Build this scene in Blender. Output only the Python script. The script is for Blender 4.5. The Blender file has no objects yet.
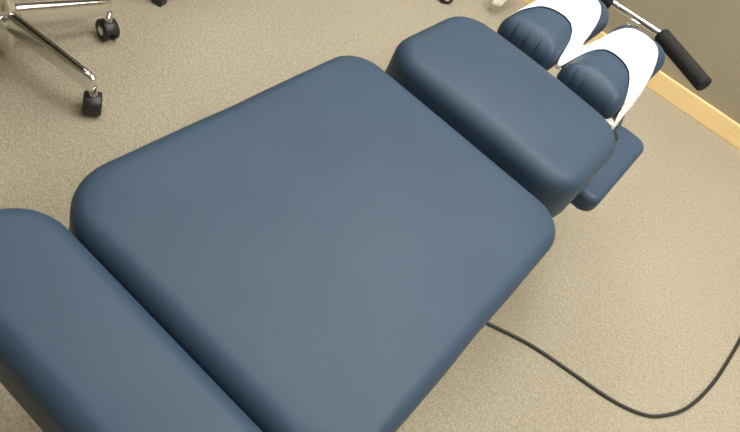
import bpy, bmesh, math, random
from mathutils import Vector, Matrix
random.seed(4)
PI = math.pi
C = bpy.context.scene.collection
S = bpy.context.scene

# ------------------------------------------------------------------ materials
def nodes(name):
    m = bpy.data.materials.new(name); m.use_nodes = True
    nt = m.node_tree; b = nt.nodes['Principled BSDF']
    return m, nt, b

def coords(nt, sc=(1, 1, 1)):
    tc = nt.nodes.new('ShaderNodeTexCoord'); mp = nt.nodes.new('ShaderNodeMapping')
    mp.inputs['Scale'].default_value = sc
    nt.links.new(tc.outputs['Object'], mp.inputs['Vector'])
    return mp.outputs['Vector']

def noise(nt, vec, scale, detail=2, rough=.5):
    n = nt.nodes.new('ShaderNodeTexNoise')
    n.inputs['Scale'].default_value = scale; n.inputs['Detail'].default_value = detail
    n.inputs['Roughness'].default_value = rough
    nt.links.new(vec, n.inputs['Vector'])
    return n.outputs['Fac']

def ramp(nt, fac, stops):
    r = nt.nodes.new('ShaderNodeValToRGB')
    e = r.color_ramp.elements
    e[0].position, e[0].color = stops[0][0], (*stops[0][1], 1)
    e[1].position, e[1].color = stops[-1][0], (*stops[-1][1], 1)
    for p, c in stops[1:-1]:
        q = e.new(p); q.color = (*c, 1)
    nt.links.new(fac, r.inputs['Fac'])
    return r.outputs['Color']

def bump(nt, b, h, strength, dist):
    bp = nt.nodes.new('ShaderNodeBump')
    bp.inputs['Strength'].default_value = strength; bp.inputs['Distance'].default_value = dist
    nt.links.new(h, bp.inputs['Height']); nt.links.new(bp.outputs['Normal'], b.inputs['Normal'])
    return bp

def mixc(nt, a, b_, fac=None, f=.5, mode='MIX'):
    x = nt.nodes.new('ShaderNodeMix'); x.data_type = 'RGBA'; x.blend_type = mode
    x.inputs[0].default_value = f
    if fac is not None: nt.links.new(fac, x.inputs[0])
    nt.links.new(a, x.inputs[6]); nt.links.new(b_, x.inputs[7])
    return x.outputs[2]

def plain(name, col, rough=.5, metal=0, spec=.5, var=.04, vs=40, bs=0):
    m, nt, b = nodes(name)
    v = coords(nt); n = noise(nt, v, vs)
    lo = tuple(max(0, c*(1-var)) for c in col); hi = tuple(min(1, c*(1+var)) for c in col)
    nt.links.new(ramp(nt, n, [(.3, lo), (.7, hi)]), b.inputs['Base Color'])
    b.inputs['Roughness'].default_value = rough; b.inputs['Metallic'].default_value = metal
    b.inputs['Specular IOR Level'].default_value = spec
    if bs: bump(nt, b, n, bs, .002)
    return m

def vinyl_mat():
    m, nt, b = nodes('navy_vinyl')
    v = coords(nt)
    big = noise(nt, v, 5, 3, .6)
    nt.links.new(ramp(nt, big, [(.3, (.031, .057, .094)), (.7, (.037, .066, .106))]), b.inputs['Base Color'])
    vo = nt.nodes.new('ShaderNodeTexVoronoi'); vo.inputs['Scale'].default_value = 520
    nt.links.new(v, vo.inputs['Vector'])
    n2 = noise(nt, v, 900, 2)
    ad = nt.nodes.new('ShaderNodeMath'); ad.operation = 'ADD'
    nt.links.new(vo.outputs['Distance'], ad.inputs[0]); nt.links.new(n2, ad.inputs[1])
    bump(nt, b, ad.outputs[0], .22, .0006)
    rr = nt.nodes.new('ShaderNodeMapRange')
    rr.inputs[3].default_value = .45; rr.inputs[4].default_value = .54
    nt.links.new(noise(nt, v, 9, 3), rr.inputs[0]); nt.links.new(rr.outputs[0], b.inputs['Roughness'])
    b.inputs['Specular IOR Level'].default_value = .31
    return m

def carpet_mat():
    m, nt, b = nodes('beige_carpet')
    v = coords(nt)
    fine = noise(nt, v, 230, 3, .7)
    mid = noise(nt, v, 90, 3, .6)
    big = noise(nt, coords(nt, (1, .6, 1)), 2.2, 3, .55)
    a = ramp(nt, fine, [(.30, (.385, .335, .248)), (.5, (.55, .485, .363)), (.7, (.70, .628, .488))])
    c = ramp(nt, mid, [(.32, (.84, .84, .83)), (.68, (1.03, 1.03, 1.03))])
    d = ramp(nt, big, [(.35, (.93, .925, .91)), (.65, (1, 1, 1))])
    x = mixc(nt, a, c, f=1, mode='MULTIPLY'); x = mixc(nt, x, d, f=1, mode='MULTIPLY')
    nt.links.new(x, b.inputs['Base Color'])
    b.inputs['Roughness'].default_value = .95; b.inputs['Specular IOR Level'].default_value = .15
    ad = nt.nodes.new('ShaderNodeMath'); ad.operation = 'ADD'
    nt.links.new(fine, ad.inputs[0]); nt.links.new(mid, ad.inputs[1])
    bump(nt, b, ad.outputs[0], .9, .008)
    return m

def wood_mat():
    m, nt, b = nodes('maple_wood')
    v = coords(nt, (2, 12, 40))
    n = noise(nt, v, 3, 4, .6)
    nt.links.new(ramp(nt, n, [(.3, (.90, .66, .31)), (.7, (.96, .74, .38))]), b.inputs['Base Color'])
    b.inputs['Roughness'].default_value = .45
    return m

def wall_mat(name, lo, hi):
    m, nt, b = nodes(name)
    v = coords(nt); n = noise(nt, v, 160, 3); g = noise(nt, v, 3, 2)
    nt.links.new(ramp(nt, g, [(.3, lo), (.7, hi)]), b.inputs['Base Color'])
    b.inputs['Roughness'].default_value = .85
    bump(nt, b, n, .25, .002)
    return m

def emit_mat(name, col, st):
    m, nt, b = nodes(name)
    b.inputs['Base Color'].default_value = (*col, 1)
    b.inputs['Emission Color'].default_value = (*col, 1)
    b.inputs['Emission Strength'].default_value = st
    return m

VINYL = vinyl_mat(); CARPET = carpet_mat(); WOOD = wood_mat()
WALL = wall_mat('taupe_paint', (.300, .266, .184), (.320, .284, .198))
PALE = wall_mat('warm_white_paint', (.50, .48, .43), (.54, .52, .47))
CHROME = plain('chrome', (.82, .82, .80), .14, 1, .5, .02)
STEEL = plain('grey_steel', (.20, .20, .20), .4, .6)
BLACK = plain('black_plastic', (.016, .016, .017), .42, 0, .5, .1)
FOAM = plain('black_foam', (.020, .019, .018), .85, 0, .3, .25, 300, .3)
PAPER = plain('white_paper', (.93, .93, .92), .8, 0, .2, .01, 20)
CREAM = plain('off_white_enamel', (.78, .78, .70), .4, 0, .5, .03)
BONE = plain('bone_resin', (.55, .52, .42), .6, 0, .4, .08, 30)
UNDER = plain('black_underlay', (.02, .02, .02), .9)
CABLE = plain('dark_rubber', (.022, .024, .020), .5, 0, .5, .1)
FABRIC = plain('dark_chair_fabric', (.04, .04, .045), .9, 0, .2, .15, 200, .3)
TILE = wall_mat('ceiling_tile', (.78, .77, .74), (.82, .81, .78))

# ------------------------------------------------------------------ helpers
def link(name, bm, mat, parent=None, smooth=True, loc=None):
    me = bpy.data.meshes.new(name)
    bmesh.ops.recalc_face_normals(bm, faces=bm.faces)
    bm.to_mesh(me); bm.free()
    if smooth:
        for p in me.polygons: p.use_smooth = True
    me.materials.append(mat)
    o = bpy.data.objects.new(name, me); C.objects.link(o)
    if loc: o.location = loc
    if parent: o.parent = parent
    return o

def tag(o, label=None, cat=None, group=None, kind=None):
    if label: o['label'] = label
    if cat: o['category'] = cat
    if group: o['group'] = group
    if kind: o['kind'] = kind
    return o

def thing(name, loc, label, cat, group=None, rz=0):
    o = bpy.data.objects.new(name, None); C.objects.link(o)
    o.location = loc; o.rotation_euler = (0, 0, rz)
    return tag(o, label, cat, group)

def sharp(o, ang=35):
    o.data.set_sharp_from_angle(angle=math.radians(ang))
    return o

def box(bm, c, s, bev=0, M=None, seg=2):
    r = bmesh.ops.create_cube(bm, size=1)
    vs = r['verts']
    for v in vs: v.co = Vector((v.co.x*s[0], v.co.y*s[1], v.co.z*s[2]))
    if bev:
        es = list({e for v in vs for e in v.link_edges})
        q = bmesh.ops.bevel(bm, geom=es, offset=bev, segments=seg, affect='EDGES', profile=.5)
        vs = list({v for f in q['faces'] for v in f.verts} | {v for v in vs if v.is_valid})
    T = Matrix.Translation(c) @ (M or Matrix.Identity(4))
    for v in vs: v.co = T @ v.co
    return vs

def rings(bm, rs, cap=True, closed=False):
    R = [[bm.verts.new(p) for p in r] for r in rs]
    n = len(R[0])
    pairs = list(zip(R[:-1], R[1:])) + ([(R[-1], R[0])] if closed else [])
    for a, b in pairs:
        for i in range(n):
            bm.faces.new((a[i], a[(i+1) % n], b[(i+1) % n], b[i]))
    if cap and not closed:
        bm.faces.new(R[0][::-1]); bm.faces.new(R[-1])
    return R

def tube(bm, pts, rad, n=12):
    pts = [Vector(p) for p in pts]
    rad = rad if isinstance(rad, (list, tuple)) else [rad]*len(pts)
    up = None; rs = []
    for i, p in enumerate(pts):
        t = (pts[min(i+1, len(pts)-1)] - pts[max(i-1, 0)]).normalized()
        if up is None:
            up = Vector((0, 0, 1)) if abs(t.z) < .9 else Vector((1, 0, 0))
        a = (up - t*up.dot(t)).normalized(); up = a; b = t.cross(a)
        rs.append([p + (a*math.cos(2*PI*k/n) + b*math.sin(2*PI*k/n))*rad[i] for k in range(n)])
    rings(bm, rs)

def lathe(bm, prof, n=24, M=None):
    M = M or Matrix.Identity(4)
    rings(bm, [[M @ Vector((r*math.cos(2*PI*k/n), r*math.sin(2*PI*k/n), z)) for k in range(n)] for r, z in prof])

def spline(P, n=12):
    P = [Vector(p) for p in P]; out = []
    for i in range(len(P)-1):
        p0 = P[max(i-1, 0)]; p1 = P[i]; p2 = P[i+1]; p3 = P[min(i+2, len(P)-1)]
        for k in range(n):
            t = k/n
            out.append(.5*((2*p1) + (p2-p0)*t + (2*p0-5*p1+4*p2-p3)*t*t + (3*p1-p0-3*p2+p3)*t**3))
    out.append(P[-1]); return out

def axis_matrix(p, d):
    d = Vector(d).normalized()
    return Matrix.Translation(p) @ d.to_track_quat('Z', 'Y').to_matrix().to_4x4()

# rounded rectangle ring: half sizes, corner radius, inset (exact offset until the corner closes)
def rr_ring(cx, cy, hx, hy, r, ins, K=10, L=14, r2=None):
    hx2, hy2 = hx-ins, hy-ins
    def rad(r):
        q = max(r-ins, .42*min(hx2, hy2)) if ins > .02 else max(r-ins, .003)
        return min(q, hx2*.98, hy2*.98)
    qf, qn = rad(r), rad(r2 or r)
    Q = [qf, qf, qn, qn]
    out = []
    cs = [(1, 1, 0), (-1, 1, 90), (-1, -1, 180), (1, -1, 270)]
    for j, (sx, sy, a0) in enumerate(cs):
        q = Q[j]; p = Q[(j+1) % 4]
        ccx, ccy = sx*(hx2-q), sy*(hy2-q)
        arc = [(ccx+q*math.cos(math.radians(a0+90*k/K)), ccy+q*math.sin(math.radians(a0+90*k/K))) for k in range(K+1)]
        out += arc
        nsx, nsy, na = cs[(j+1) % 4]
        nx, ny = nsx*(hx2-p)+p*math.cos(math.radians(na)), nsy*(hy2-p)+p*math.sin(math.radians(na))
        for k in range(1, L):
            out.append((arc[-1][0]+(nx-arc[-1][0])*k/L, arc[-1][1]+(ny-arc[-1][1])*k/L))
    return [(cx+x, cy+y) for x, y in out]

def pad(bm, cx, cy, hx, hy, r, zt, th, R, crown, warp=None, dz=None, r2=None, L=14):
    """upholstered cushion: rounded-rectangle plan, rolled upper edge of radius R, crowned top"""
    zb = zt-th
    prof = [(.035, zb), (.008, zb), (.002, zb+.006), (0, zb+.014)]
    prof += [(0, zt-R)]
    for k in range(1, 9):
        a = PI/2*k/8
        prof.append((R*(1-math.cos(a)), zt-R+R*math.sin(a)))
    m = min(hx, hy)
    ins = R
    for k in range(1, 9):
        prof.append((R+(m*.998-R)*k/8, zt))
    rs = []
    for ins, z in prof:
        ring = []
        for x, y in rr_ring(cx, cy, hx, hy, r, ins, L=L, r2=r2):
            u, v = (x-cx)/hx, (y-cy)/hy
            zz = z
            if z > zb+.02: zz += crown*(1-u*u)*(1-v*v)*(1 if ins >= R else ins/R)
            if dz: zz += dz(x, y, zz, ins)
            if warp: x, y = warp(x, y, zz)
            ring.append((x, y, zz))
        rs.append(ring)
    rings(bm, rs)
    bmesh.ops.remove_doubles(bm, verts=bm.verts, dist=.0009)

# ------------------------------------------------------------------ the room
RA = math.radians(6.34)
RM = Matrix.Rotation(RA, 4, 'Z')
YB, YF, XL, XR, ZC = 2.707, -2.3, -2.7, 2.5, 2.65
def room_box(name, c, s, mat, bev=0, label=None):
    bm = bmesh.new(); box(bm, c, s, bev)
    for v in bm.verts: v.co = RM @ v.co
    o = link(name, bm, mat, smooth=False); o['kind'] = 'structure'
    if label: o['label'] = label
    return o
cx, cy = (XL+XR)/2, (YB+YF)/2
fl = room_box('floor', (cx, cy, -.05), (XR-XL+.2, YB-YF+.2, .1), CARPET, label='beige short-pile carpet covering the floor')
room_box('wall_back', (cx, YB+.05, ZC/2), (XR-XL+.2, .1, ZC), WALL, label='taupe painted wall behind the head end')
room_box('wall_front', (cx, YF-.05, ZC/2), (XR-XL+.2, .1, ZC), WALL)
room_box('wall_left', (XL-.05, cy, ZC/2), (.1, YB-YF, ZC), WALL)
room_box('wall_right', (XR+.05, cy, ZC/2), (.1, YB-YF, ZC), WALL)
room_box('ceiling', (cx, cy, ZC+.05), (XR-XL+.2, YB-YF+.2, .1), TILE)
def baseboard(name, c, s):
    room_box(name, c, s, WOOD, .003, 'light maple baseboard')
BH = .080
baseboard('baseboard_back', (cx, YB-.008, BH/2), (XR-XL-.002, .016, BH))
baseboard('baseboard_left', (XL+.008, cy-.02, BH/2), (.016, YB-YF-.04, BH))
baseboard('baseboard_right', (XR-.008, cy-.02, BH/2), (.016, YB-YF-.04, BH))
baseboard('baseboard_front', (cx, YF+.008, BH/2), (XR-XL-.04, .016, BH))

# ceiling lights: recessed troffers
PANEL = emit_mat('troffer_diffuser', (1.0, .985, .95), 1.0)
LIGHTS = [(-1.3, 1.95, 6), (.05, 1.90, 14), (1.35, 1.35, 19), (-.85, .60, 6), (.25, .50, 2.0), (1.5, -.35, 8)]
where = ['back left', 'back middle', 'back right', 'middle left', 'middle', 'front right']
for (lx, ly, st), w in zip(LIGHTS, where):
    p = RM @ Vector((lx, ly, ZC))
    t = thing('ceiling_light', p, 'recessed white ceiling light panel at the %s of the room' % w, 'ceiling light', 'ceiling light panels', RA)
    bm = bmesh.new()
    for sx in (-1, 1): box(bm, (sx*.29, 0, -.008), (.03, 1.21, .02), .003)
    for sy in (-1, 1): box(bm, (0, sy*.59, -.008), (.55, .03, .02), .003)
    link('frame', bm, PALE, t, False)
    bm = bmesh.new(); box(bm, (0, 0, -.006), (.55, 1.15, .008))
    pm = PANEL.copy(); pm.node_tree.nodes['Principled BSDF'].inputs['Emission Strength'].default_value = st
    link('diffuser', bm, pm, t, False)

# ------------------------------------------------------------------ the adjusting table
T = thing('chiropractic_table', (0, .62, 0), 'long navy vinyl padded treatment table with split headpiece standing on the carpet', 'treatment table')
OFF = Vector((0, -.62, 0))
def part(name, bm, mat, parent=None, smooth=True, label=None):
    for v in bm.verts: v.co += OFF
    o = link(name, bm, mat, parent or T, smooth)
    if label: o['label'] = label
    return o

def waist(x, y, z):
    f = 1 - .006*math.exp(-((y-.615)/.05)**2) + (.010 if x > 0 else .002)/(1+math.exp((y-.60)/.04)) - (.006 if x > 0 else 0)/(1+math.exp((.76-y)/.04))
    return x*f, y
bm = bmesh.new(); pad(bm, -.0028, .6130, .2412, .3020, .066, .583, .085, .026, .009, waist, r2=.086)
part('pelvic_cushion', bm, VINYL, label='large broad waisted navy cushion in the middle')
bm = bmesh.new(); pad(bm, -.002, .2365, .249, .0715, .066, .583, .085, .024, .007)
part('leg_cushion', bm, VINYL, label='narrow navy cushion nearest the foot end')

# chest cushion: boat-shaped end edge, two stitched puckers at its lower corner
def thor_warp(x, y, z):
    u = x/.2125
    k = 1-.006*(max(0, y-.94)/.3)
    return x*k, y - (.010*u*u if y > 1.1 else 0)
bm = bmesh.new(); pad(bm, -.0010, 1.0990, .2128, .1475, .072, .592, .105, .031, .009, thor_warp, r2=.078)
part('chest_cushion', bm, VINYL, label='navy chest cushion with a thick rolled front edge')

# armrest cushions (one on each side, set lower)
def arm_rest(sx):
    bm = bmesh.new(); pad(bm, 0, 0, .044, .1575, .030, .02, .045, .016, .002)
    M = Matrix.Translation((sx*.2095, 1.3135, .455))
    for v in bm.verts: v.co = M @ v.co
    a = part('armrest_cushion', bm, VINYL, label='slim navy armrest cushion beside the chest cushion')
    bm = bmesh.new(); box(bm, (sx*.16, 1.30, .405), (.14, .05, .012), .003)
    part('armrest_bracket', bm, STEEL, a)
    bm = bmesh.new(); lathe(bm, [(.002, 0), (.014, .001), (.0155, .004), (.0155, .034), (.013, .038), (.002, .039)], 20, axis_matrix((.172, 1.372, .455), (.25, .1, 1)))
    if sx > 0: part('knob', bm, BLACK, a)
    else: bm.free()
arm_rest(1)

# headpiece: two narrow cushions with a face gap
HX, HHX, HCY, HHY, HR, HZ, HRR = .083, .0735, 1.5105, .1845, .046, .585, .038
def head_z(x, y):
    """upper surface of the two head cushions"""
    ax = abs(x)
    u, v = (ax-HX)/HHX, (y-HCY)/HHY
    qx, qy = abs(ax-HX)-(HHX-HR), abs(y-HCY)-(HHY-HR)
    d = -(math.hypot(max(qx, 0), max(qy, 0)) + min(max(qx, qy), 0) - HR)
    if d < 0: return None
    dd = min(d, HRR)
    z = HZ-HRR+math.sqrt(max(0, HRR**2-(HRR-dd)**2))
    z += HCR*max(0, (1-u*u))*max(0, (1-v*v))*(dd/HRR)
    return z
HCR = .012
def head_warp(sx):
    """gathered vinyl on the end face that looks to the chest cushion"""
    cs = [(-.040, 1.0), (-.010, .8), (.020, 1.0)] if sx < 0 else [(-.046, .7), (-.022, .5)]
    def w(x, y, z):
        if y < 1.375 and z < .590 and z > .530:
            k = min(1, (1.375-y)/.035)*min(1, (.590-z)/.034)*min(1, (z-.530)/.01)
            g = sum(a*math.exp(-((x-sx*HX-c-(.590-z)*.12)/.0034)**2) for c, a in cs)
            y += (.0052*g-.0004)*k
        return x, y
    return w
for sx in (-1, 1):
    bm = bmesh.new(); pad(bm, sx*HX, HCY, HHX, HHY, HR, HZ, .062, HRR, HCR, head_warp(sx), r2=.025, L=60)
    part('head_cushion', bm, VINYL, label='small rounded navy head cushion, %s of the face gap' % ('left' if sx < 0 else 'right'))

# headpiece carrier: off-white plates, rails and cross rod
bm = bmesh.new()
box(bm, (.1000, 1.4250, .512), (.136, .140, .008), .002); 
part('cushion_plate', bm, CREAM, smooth=False)
bm = bmesh.new(); box(bm, (-.090, 1.450, .512), (.110, .14, .008), .002)
part('cushion_plate', bm, CREAM, smooth=False)
bm = bmesh.new(); box(bm, (.148, 1.50, .497), (.012, .16, .014), .002)
part('slide_rail', bm, CHROME, smooth=False)
bm = bmesh.new(); tube(bm, [(-.09, 1.505, .478), (.09, 1.505, .478)], .0075)
part('cross_rod', bm, BLACK)
bm = bmesh.new(); tube(bm, [(-.09, 1.540, .476), (.09, 1.540, .476)], .007)
part('cross_rod', bm, CREAM)
bm = bmesh.new(); tube(bm, spline([(.135, 1.62, .462), (.153, 1.596, .452), (.170, 1.52, .450), (.188, 1.45, .448)], 6), .004)
part('release_rod', bm, STEEL)
for sx in (-1, 1):
    bm = bmesh.new(); box(bm, (sx*.075, 1.42, .452), (.03, .50, .03), .004)
    part('head_rail', bm, STEEL, smooth=False)

# handlebar beyond the headpiece
L0, R0 = Vector((-.040, 1.750, .566)), Vector((.098, 1.752, .573))
R1 = Vector((.258, 1.667, .571)); Ld = Vector((-.16, -.03, .0)).normalized()
L1 = L0 + Ld*.185
hb = bmesh.new()
tube(hb, [L1+(L0-L1)*.02] + spline([L0+Ld*.02, L0, L0+(R0-L0)*.12], 5) + spline([L0+(R0-L0)*.88, R0, R0+(R1-R0)*.12], 5) + [R1+(R0-R1)*.02], .0085, 14)
bar = part('handlebar', hb, CHROME)
def grip(a, b, first):
    a, b = Vector(a), Vector(b); Lg = (b-a).length
    prof = [(.008, 0), (.018, .0005), (.0195, .003)]
    n = 16
    for k in range(n):
        z = .006+(Lg-.012)*k/(n-1)
        prof += [(.0198, z-.0022), (.0190, z), (.0198, z+.0022)]
    prof += [(.0195, Lg-.003), (.018, Lg-.0005), (.008, Lg)]
    bm = bmesh.new(); lathe(bm, prof, 24, axis_matrix(a, b-a))
    part('grip', bm, FOAM, bar, label='ribbed black foam grip')
grip(R0+(R1-R0)*.01, R1, 1); grip(L0+Ld*.004, L1, 0)
bm = bmesh.new()
box(bm, (.030, 1.742, .548), (.026, .020, .012), .002)
box(bm, (.030, 1.722, .530), (.018, .012, .045), .002)
box(bm, (.018, 1.745, .552), (.004, .020, .022), .001); box(bm, (.042, 1.745, .552), (.004, .020, .022), .001)
part('bar_clamp', bm, CHROME, bar, False)
bm = bmesh.new(); tube(bm, spline([(.030, 1.722, .515), (.03, 1.70, .47), (.03, 1.62, .452), (.03, 1.5, .45)], 5), .008)
part('bar_stem', bm, STEEL, bar)

# pedestal under the cushions
bm = bmesh.new(); box(bm, (0, .64, .475), (.36, .56, .045), .008)
part('top_frame', bm, STEEL, smooth=False)
bm = bmesh.new(); box(bm, (0, 1.10, .465), (.30, .30, .03), .008)
part('chest_frame', bm, STEEL, smooth=False)
bm = bmesh.new(); box(bm, (0, .232, .475), (.36, .09, .04), .006)
part('leg_frame', bm, STEEL, smooth=False)
for sx in (-1, 1):
    bm = bmesh.new(); box(bm, (sx*.09, .78, .445), (.035, 1.18, .025), .004)
    part('side_rail', bm, STEEL, smooth=False)
bm = bmesh.new(); box(bm, (0, .70, .255), (.20, .34, .36), .015)
part('column', bm, CREAM, smooth=False)
bm = bmesh.new(); box(bm, (0, .70, .040), (.34, .84, .08), .015)
part('base', bm, CREAM, smooth=False)
for sx in (-1, 1):
    for yy in (.34, 1.06):
        bm = bmesh.new(); lathe(bm, [(.01, -.02), (.022, -.018), (.022, 0), (.01, .004)], 20, Matrix.Translation((sx*.12, yy, .02)))
        part('foot', bm, BLACK)

# ------------------------------------------------------------------ face paper over the headpiece
def interp(x, xs, ys):
    if x <= xs[0]: return ys[0]
    for i in range(len(xs)-1):
        if x <= xs[i+1]:
            t = (x-xs[i])/(xs[i+1]-xs[i]); return ys[i]+(ys[i+1]-ys[i])*t
    return ys[-1]
NX = [0, .007, .0095, .013, .022, .034, .048, .066, .087, .103, .116, .128, .138, .149, .1555]
NY = [1.350, 1.356, 1.362, 1.382, 1.418, 1.438, 1.448, 1.453, 1.450, 1.444, 1.434, 1.420, 1.404, 1.385, 1.375]
FX = [0, .007, .0095, .018, .025, .036, .058, .080, .107, .128, .139, .149, .1555]
FY = [1.465, 1.490, 1.515, 1.565, 1.590, 1.613, 1.634, 1.641, 1.635, 1.614, 1.590, 1.560, 1.545]
def paper_z(x, y):
    z = head_z(x, y)
    ax = abs(x)
    if z is None or ax < .0135:
        zi = head_z(.0135, y) or .54
        zi = max(zi, .545)
        return zi - .006*(1-(ax/.0135)**2)+.003
    return z+.0028
bm = bmesh.new()
cols = sorted(set([i*.1555/46 for i in range(47)]))
xs = [-c for c in cols[::-1]][:-1] + cols
NV = 26
grid = []
for x in xs:
    a, b = interp(abs(x), NX, NY), interp(abs(x), FX, FY)
    grid.append([Vector((x, a+(b-a)*k/NV, paper_z(x, a+(b-a)*k/NV))) for k in range(NV+1)])
# the side falls: each outer edge hangs off the cushion and narrows to a tail towards the chest cushion
def fall(sx, n=5):
    out = []
    #      near (inner) edge         far (outer) edge
    rails = [((.1575, 1.385, .542), (.1580, 1.545, .545)),
             ((.1600, 1.380, .532), (.1625, 1.515, .538)),
             ((.1640, 1.372, .522), (.1660, 1.470, .524)),
             ((.1680, 1.366, .510), (.1690, 1.425, .508)),
             ((.1730, 1.362, .497), (.1735, 1.385, .493))]
    for a, b in rails[:n]:
        a, b = Vector(a), Vector(b)
        out.append([Vector((sx*p.x, p.y, p.z)) for p in [a+(b-a)*k/NV for k in range(NV+1)]])
    return out
grid = fall(-1, 1)[::-1] + grid + fall(1)
V = [[bm.verts.new(p) for p in col] for col in grid]
for i in range(len(V)-1):
    for k in range(NV):
        bm.faces.new((V[i][k], V[i+1][k], V[i+1][k+1], V[i][k+1]))
pp = link('face_paper', bm, PAPER)
tag(pp, 'bright white paper cover draped over both head cushions of the treatment table', 'paper cover')
sm = pp.modifiers.new('thickness', 'SOLIDIFY'); sm.thickness = .0012; sm.offset = 1

# ------------------------------------------------------------------ cable on the carpet
pts = [(.19, 1.12, .0048), (.22, 1.145, .0048), (.257, 1.163, .0048), (.366, 1.205, .0048), (.48, 1.228, .0048), (.593, 1.249, .0048), (.670, 1.281, .0048), (.716, 1.324, .0048),
       (.763, 1.407, .0048), (.797, 1.542, .0048), (.815, 1.70, .0048), (.822, 1.83, .0048), (.82, 2.1, .0048), (.80, 2.4, .0048), (.84, 2.72, .0048)]
bm = bmesh.new(); tube(bm, spline(pts, 10), .0045, 10)
tag(link('power_cable', bm, CABLE), 'thin dark cable curving across the beige carpet from under the treatment table', 'cable')

# ------------------------------------------------------------------ wheeled swivel chair (upper left)
def caster_parts(parent, p, ang, scale=1, cap=CHROME):
    """twin-wheel caster standing at p (floor point), rolling direction ang"""
    R = .026*scale
    Mz = Matrix.Translation(p) @ Matrix.Rotation(ang, 4, 'Z')
    ax = Mz @ Matrix.Translation((0, 0, R)) @ Matrix.Rotation(PI/2, 4, 'Y')
    bm = bmesh.new()
    lathe(bm, [(R*.62, -.011*scale), (R*.80, -.013*scale), (R*.86, -.009*scale), (R*.86, .009*scale), (R*.80, .013*scale), (R*.62, .011*scale)], 24, ax)
    w = [(R*.55, .0), (R*.90, .0005), (R*.98, .002*scale), (R, .004*scale), (R, .010*scale), (R*.94, .0125*scale), (R*.80, .0135*scale), (R*.5, .0125*scale)]
    hood = bmesh.new()
    n = 18
    rs = []
    W = .0185*scale
    for k in range(n+1):
        a = math.radians(-20+190*k/n)
        c, s_ = math.cos(a), math.sin(a)
        ri, ro = R*1.02, R*1.10
        rs.append([Mz @ Vector((xx, -rr*c, R+rr*s_)) for xx, rr in ((-W*.96, ri), (W*.96, ri), (W, ri*1.02), (W*.9, ro), (-W*.9, ro), (-W, ri*1.02))])
    rings(hood, rs)
    bm.free()
    h = link('caster_hood', hood, BLACK, parent)
    for s_ in (-1, 1):
        bm = bmesh.new(); lathe(bm, [(r, s_*(.0065*scale+z)) for r, z in w], 26, ax)
        wh = link('caster_wheel', bm, BLACK, h)
        bm = bmesh.new(); lathe(bm, [(R*.05, s_*.0190*scale), (R*.42, s_*.0190*scale), (R*.48, s_*.0202*scale), (R*.38, s_*.0212*scale), (R*.05, s_*.0212*scale)], 20, ax)
        link('wheel_cap', bm, cap, h)
    bm = bmesh.new(); lathe(bm, [(.0095*scale, 0), (.0095*scale, .010), (.0075*scale, .011), (.0075*scale, .030)], 14, Mz @ Matrix.Translation((0, 0, R*1.95)))
    link('caster_stem', bm, CHROME, h)
    return h

def star_chair(loc, label, angs, swiv):
    t = thing('swivel_chair', loc, label, 'chair')
    RL = .250
    for a, sw in zip(angs, swiv):
        ar = math.radians(a); d = Vector((math.cos(ar), math.sin(ar), 0)); n = Vector((-d.y, d.x, 0))
        bm = bmesh.new(); rs = []
        for k in range(9):
            f = k/8; r = .022+(RL+.008-.022)*f
            top = .142-.024*f; dep = .046-.003*f; w = .0135-.003*f
            c = d*r
            prof = [(-w, 0), (-w, .75), (-w*.8, .92), (-w*.35, 1), (w*.35, 1), (w*.8, .92), (w, .75), (w, 0)]
            rs.append([c+n*px+Vector((0, 0, top-dep+dep*pz)) for px, pz in prof])
        # rounded tip
        r = RL+.0145; rs.append([d*r+n*px*.0085+Vector((0, 0, .078+.037*pz)) for px, pz in [(-1, 0), (-1, .7), (-.8, .88), (-.35, .95), (.35, .95), (.8, .88), (1, .7), (1, 0)]])
        rings(bm, rs)
        leg = sharp(link('base_leg', bm, CHROME, t), 50)
        caster_parts(t, (d*(RL+.010)+n*(-.008 if a > 50 else .004)), math.radians(sw), 1.05)
    bm = bmesh.new()
    lathe(bm, [(.019, .030), (.0215, .031), (.0225, .100), (.030, .104), (.0335, .110), (.0335, .122), (.030, .130), (.027, .134), (.027, .139), (.0285, .141), (.0285, .150), (.026, .153), (.0255, .30), (.022, .302)], 30)
    sharp(link('column', bm, CHROME, t), 40)
    bm = bmesh.new(); lathe(bm, [(.013, .302), (.013, .46)], 20)
    link('gas_lift', bm, CHROME, t)
    bm = bmesh.new(); box(bm, (0, 0, .470), (.17, .20, .03), .006)
    link('seat_plate', bm, BLACK, t, False)
    bm = bmesh.new(); pad(bm, 0, 0, .235, .225, .09, .555, .07, .03, .006)
    link('seat', bm, FABRIC, t)
    bm = bmesh.new(); tube(bm, spline([(-.08, 0, .475), (-.20, 0, .478), (-.285, 0, .52), (-.290, 0, .72)], 6), .014)
    link('back_support', bm, CHROME, t)
    bm = bmesh.new(); pad(bm, 0, 0, .21, .17, .08, .03, .05, .02, .004)
    Mb = Matrix.Translation((-.262, 0, .80)) @ Matrix.Rotation(PI/2, 4, 'Y') @ Matrix.Rotation(PI/2, 4, 'Z')
    for v in bm.verts: v.co = Mb @ v.co
    link('backrest', bm, FABRIC, t)
    return t
star_chair((-1.030, .754, 0), 'swivel chair on a shiny chrome five-legged wheeled base at upper left', [11.5, 81.5, 154, 226, 298], [51, -98, 20, 100, 60])

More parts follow.
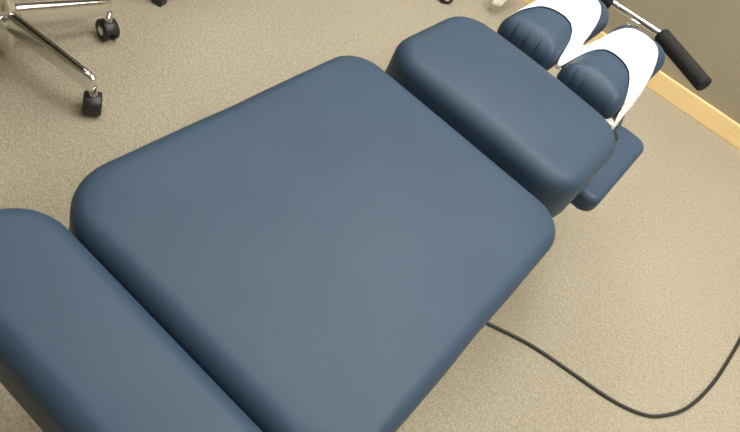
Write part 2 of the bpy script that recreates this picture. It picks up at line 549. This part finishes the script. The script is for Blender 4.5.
# ------------------------------------------------------------------ black side table whose leg end shows at the top edge
t = thing('side_table', (-1.276, 1.409, 0), 'black side table, only a square leg tip showing right of the swivel chair', 'side table')
TB = Matrix.Rotation(math.radians(8), 4, 'Z')
for ax_, ay_ in ((1, -1), (-1, -1), (1, 1), (-1, 1)):
    p = TB @ Vector((ax_*.20, ay_*.20, 0)) + (Vector((.0, -.001, 0)))
    bm = bmesh.new(); box(bm, (p.x, p.y, .27), (.032, .032, .54), .002, TB)
    for v in bm.verts: v.co = Matrix.Translation((p.x, p.y, 0)) @ TB @ Matrix.Translation((-p.x, -p.y, 0)) @ v.co
    link('leg', bm, BLACK, t, False)
bm = bmesh.new(); box(bm, (0, 0, .551), (.46, .46, .022), .004)
for v in bm.verts: v.co = TB @ v.co
link('table_top', bm, BLACK, t, False)

# ------------------------------------------------------------------ anatomical skeleton model on a wheeled stand
K = thing('skeleton_model', (-.80, 2.40, 0), 'cream skeleton model on wheeled stand, its foot tip showing at the top edge', 'skeleton model')
KO = Vector((.80, -2.40, 0))
def kpart(name, bm, mat, smooth=True, parent=None):
    for v in bm.verts: v.co += KO
    return link(name, bm, mat, parent or K, smooth)
for k in range(5):
    a = math.radians(-43+72*k); d = Vector((math.cos(a), math.sin(a), 0)); o = Vector((-.80, 2.40, 0))
    bm = bmesh.new(); tube(bm, [o+d*.015+Vector((0, 0, .095)), o+d*.12+Vector((0, 0, .088)), o+d*.206+Vector((0, 0, .078))], [.014, .012, .009], 10)
    kpart('stand_leg', bm, CHROME)
    caster_parts(K, d*.206, a+.4*k, 1.0)
bm = bmesh.new(); tube(bm, spline([(-.80, 2.40, .08), (-.80, 2.40, .8), (-.80, 2.40, 1.66), (-.78, 2.40, 1.74), (-.70, 2.39, 1.76), (-.62, 2.38, 1.74)], 6), .011)
kpart('pole', bm, CHROME)
def foot(x, y, z):
    bm = bmesh.new()
    # heel and instep
    tube(bm, spline([(x, y+.05, z+.07), (x, y+.035, z+.055), (x, y+.0, z+.05), (x, y-.04, z+.035)], 4), [.012, .016, .018, .018, .02, .02, .021, .021, .02, .02, .019, .019, .018], 12)
    for j, (dx, l) in enumerate(((-.012, .075), (-.006, .072), (0, .068), (.006, .060), (.012, .052))):
        r = .0075 if j == 0 else .0052
        tube(bm, [(x+dx*.6, y-.02, z+.042), (x+dx, y-.055, z+.024), (x+dx*1.1, y-.055-l*.35, z+.014), (x+dx*1.15, y-.055-l*.7, z+.006)], [r, r*.75, r*1.1, r*.6], 8)
    kpart('foot', bm, BONE)
for x in (-.69, -.497):
    foot(x-.008, 2.496, .040)
    bm = bmesh.new()
    tube(bm, [(x, 2.535, .105), (x, 2.52, .15), (x-.004, 2.485, .35), (x, 2.47, .52), (x, 2.47, .545)], [.014, .010, .009, .018, .020], 10)
    tube(bm, [(x+.022, 2.535, .105), (x+.024, 2.49, .35), (x+.022, 2.475, .51)], [.008, .005, .008], 8)
    kpart('shin_bones', bm, BONE)
    bm = bmesh.new()
    e = -.02 if x < -.6 else .02
    tube(bm, [(x, 2.465, .56), (x, 2.465, .60), (x+e, 2.45, .78), (x+e*1.2, 2.44, .93), (x+e*.2, 2.44, .965)], [.024, .016, .012, .014, .022], 12)
    kpart('thigh_bone', bm, BONE)
bm = bmesh.new()
for e in (-1, 1):
    tube(bm, spline([(-.594+e*.075, 2.43, .955), (-.594+e*.115, 2.43, 1.02), (-.594+e*.12, 2.45, 1.08), (-.594+e*.05, 2.47, 1.04), (-.594, 2.47, 1.0)], 5), .020, 10)
    tube(bm, spline([(-.594+e*.08, 2.43, .95), (-.594+e*.05, 2.40, .92), (-.594, 2.39, .94)], 5), .012, 8)
kpart('pelvis', bm, BONE)
bm = bmesh.new()
n = 46; sp = spline([(-.594, 2.46, 1.0), (-.594, 2.43, 1.12), (-.594, 2.47, 1.34), (-.594, 2.45, 1.50), (-.594, 2.43, 1.58)], 12)
tube(bm, sp, [.020 if i % 2 else .013 for i in range(len(sp))], 10)
kpart('spine', bm, BONE)
bm = bmesh.new()
for i in range(9):
    z = 1.20+i*.032; hw = .135-.012*abs(i-3)*.8-(.03 if i > 6 else 0)
    tube(bm, [(-.594+hw*math.sin(2*PI*k/20), 2.39+.085*math.cos(2*PI*k/20), z-.015*math.cos(2*PI*k/20+PI)) for k in range(20)], .005, 6)
kpart('rib_cage', bm, BONE)
bm = bmesh.new(); lathe(bm, [(.004, -.115), (.028, -.112), (.040, -.09), (.048, -.05), (.066, -.01), (.074, .03), (.066, .07), (.04, .098), (.004, .108)], 20, Matrix.Translation((-.594, 2.41, 1.655)) @ Matrix.Diagonal((.95, 1.15, 1, 1)))
kpart('skull', bm, BONE)
for e in (-1, 1):
    bm = bmesh.new()
    tube(bm, [(-.594+e*.03, 2.40, 1.47), (-.594+e*.17, 2.43, 1.475), (-.594+e*.19, 2.44, 1.20), (-.594+e*.20, 2.42, .95), (-.594+e*.20, 2.40, .82)], [.008, .016, .011, .009, .014], 8)
    kpart('arm', bm, BONE)

# ------------------------------------------------------------------ world, camera, view
w = bpy.data.worlds.new('room_ambient'); S.world = w; w.use_nodes = True
w.node_tree.nodes['Background'].inputs[0].default_value = (.9, .93, 1, 1)
w.node_tree.nodes['Background'].inputs[1].default_value = .0

cam = bpy.data.cameras.new('camera'); co = bpy.data.objects.new('camera', cam); C.objects.link(co)
cam.sensor_width = 36; cam.lens = 678.34/740*36; cam.clip_start = .02
rt, dn, fw = (0.7266671, 0.5942606, 0.3446873), (0.6547593, -0.4472144, -0.6093353), (-0.2079548, 0.6684711, -0.7140737)
m = Matrix(((rt[0], -dn[0], -fw[0], .219), (rt[1], -dn[1], -fw[1], 0), (rt[2], -dn[2], -fw[2], 1.25), (0, 0, 0, 1)))
co.matrix_world = m
S.camera = co
S.view_settings.view_transform = 'Standard'; S.view_settings.look = 'None'
S.view_settings.gamma = 1; S.view_settings.use_curve_mapping = False
S.view_settings.exposure = 0.48
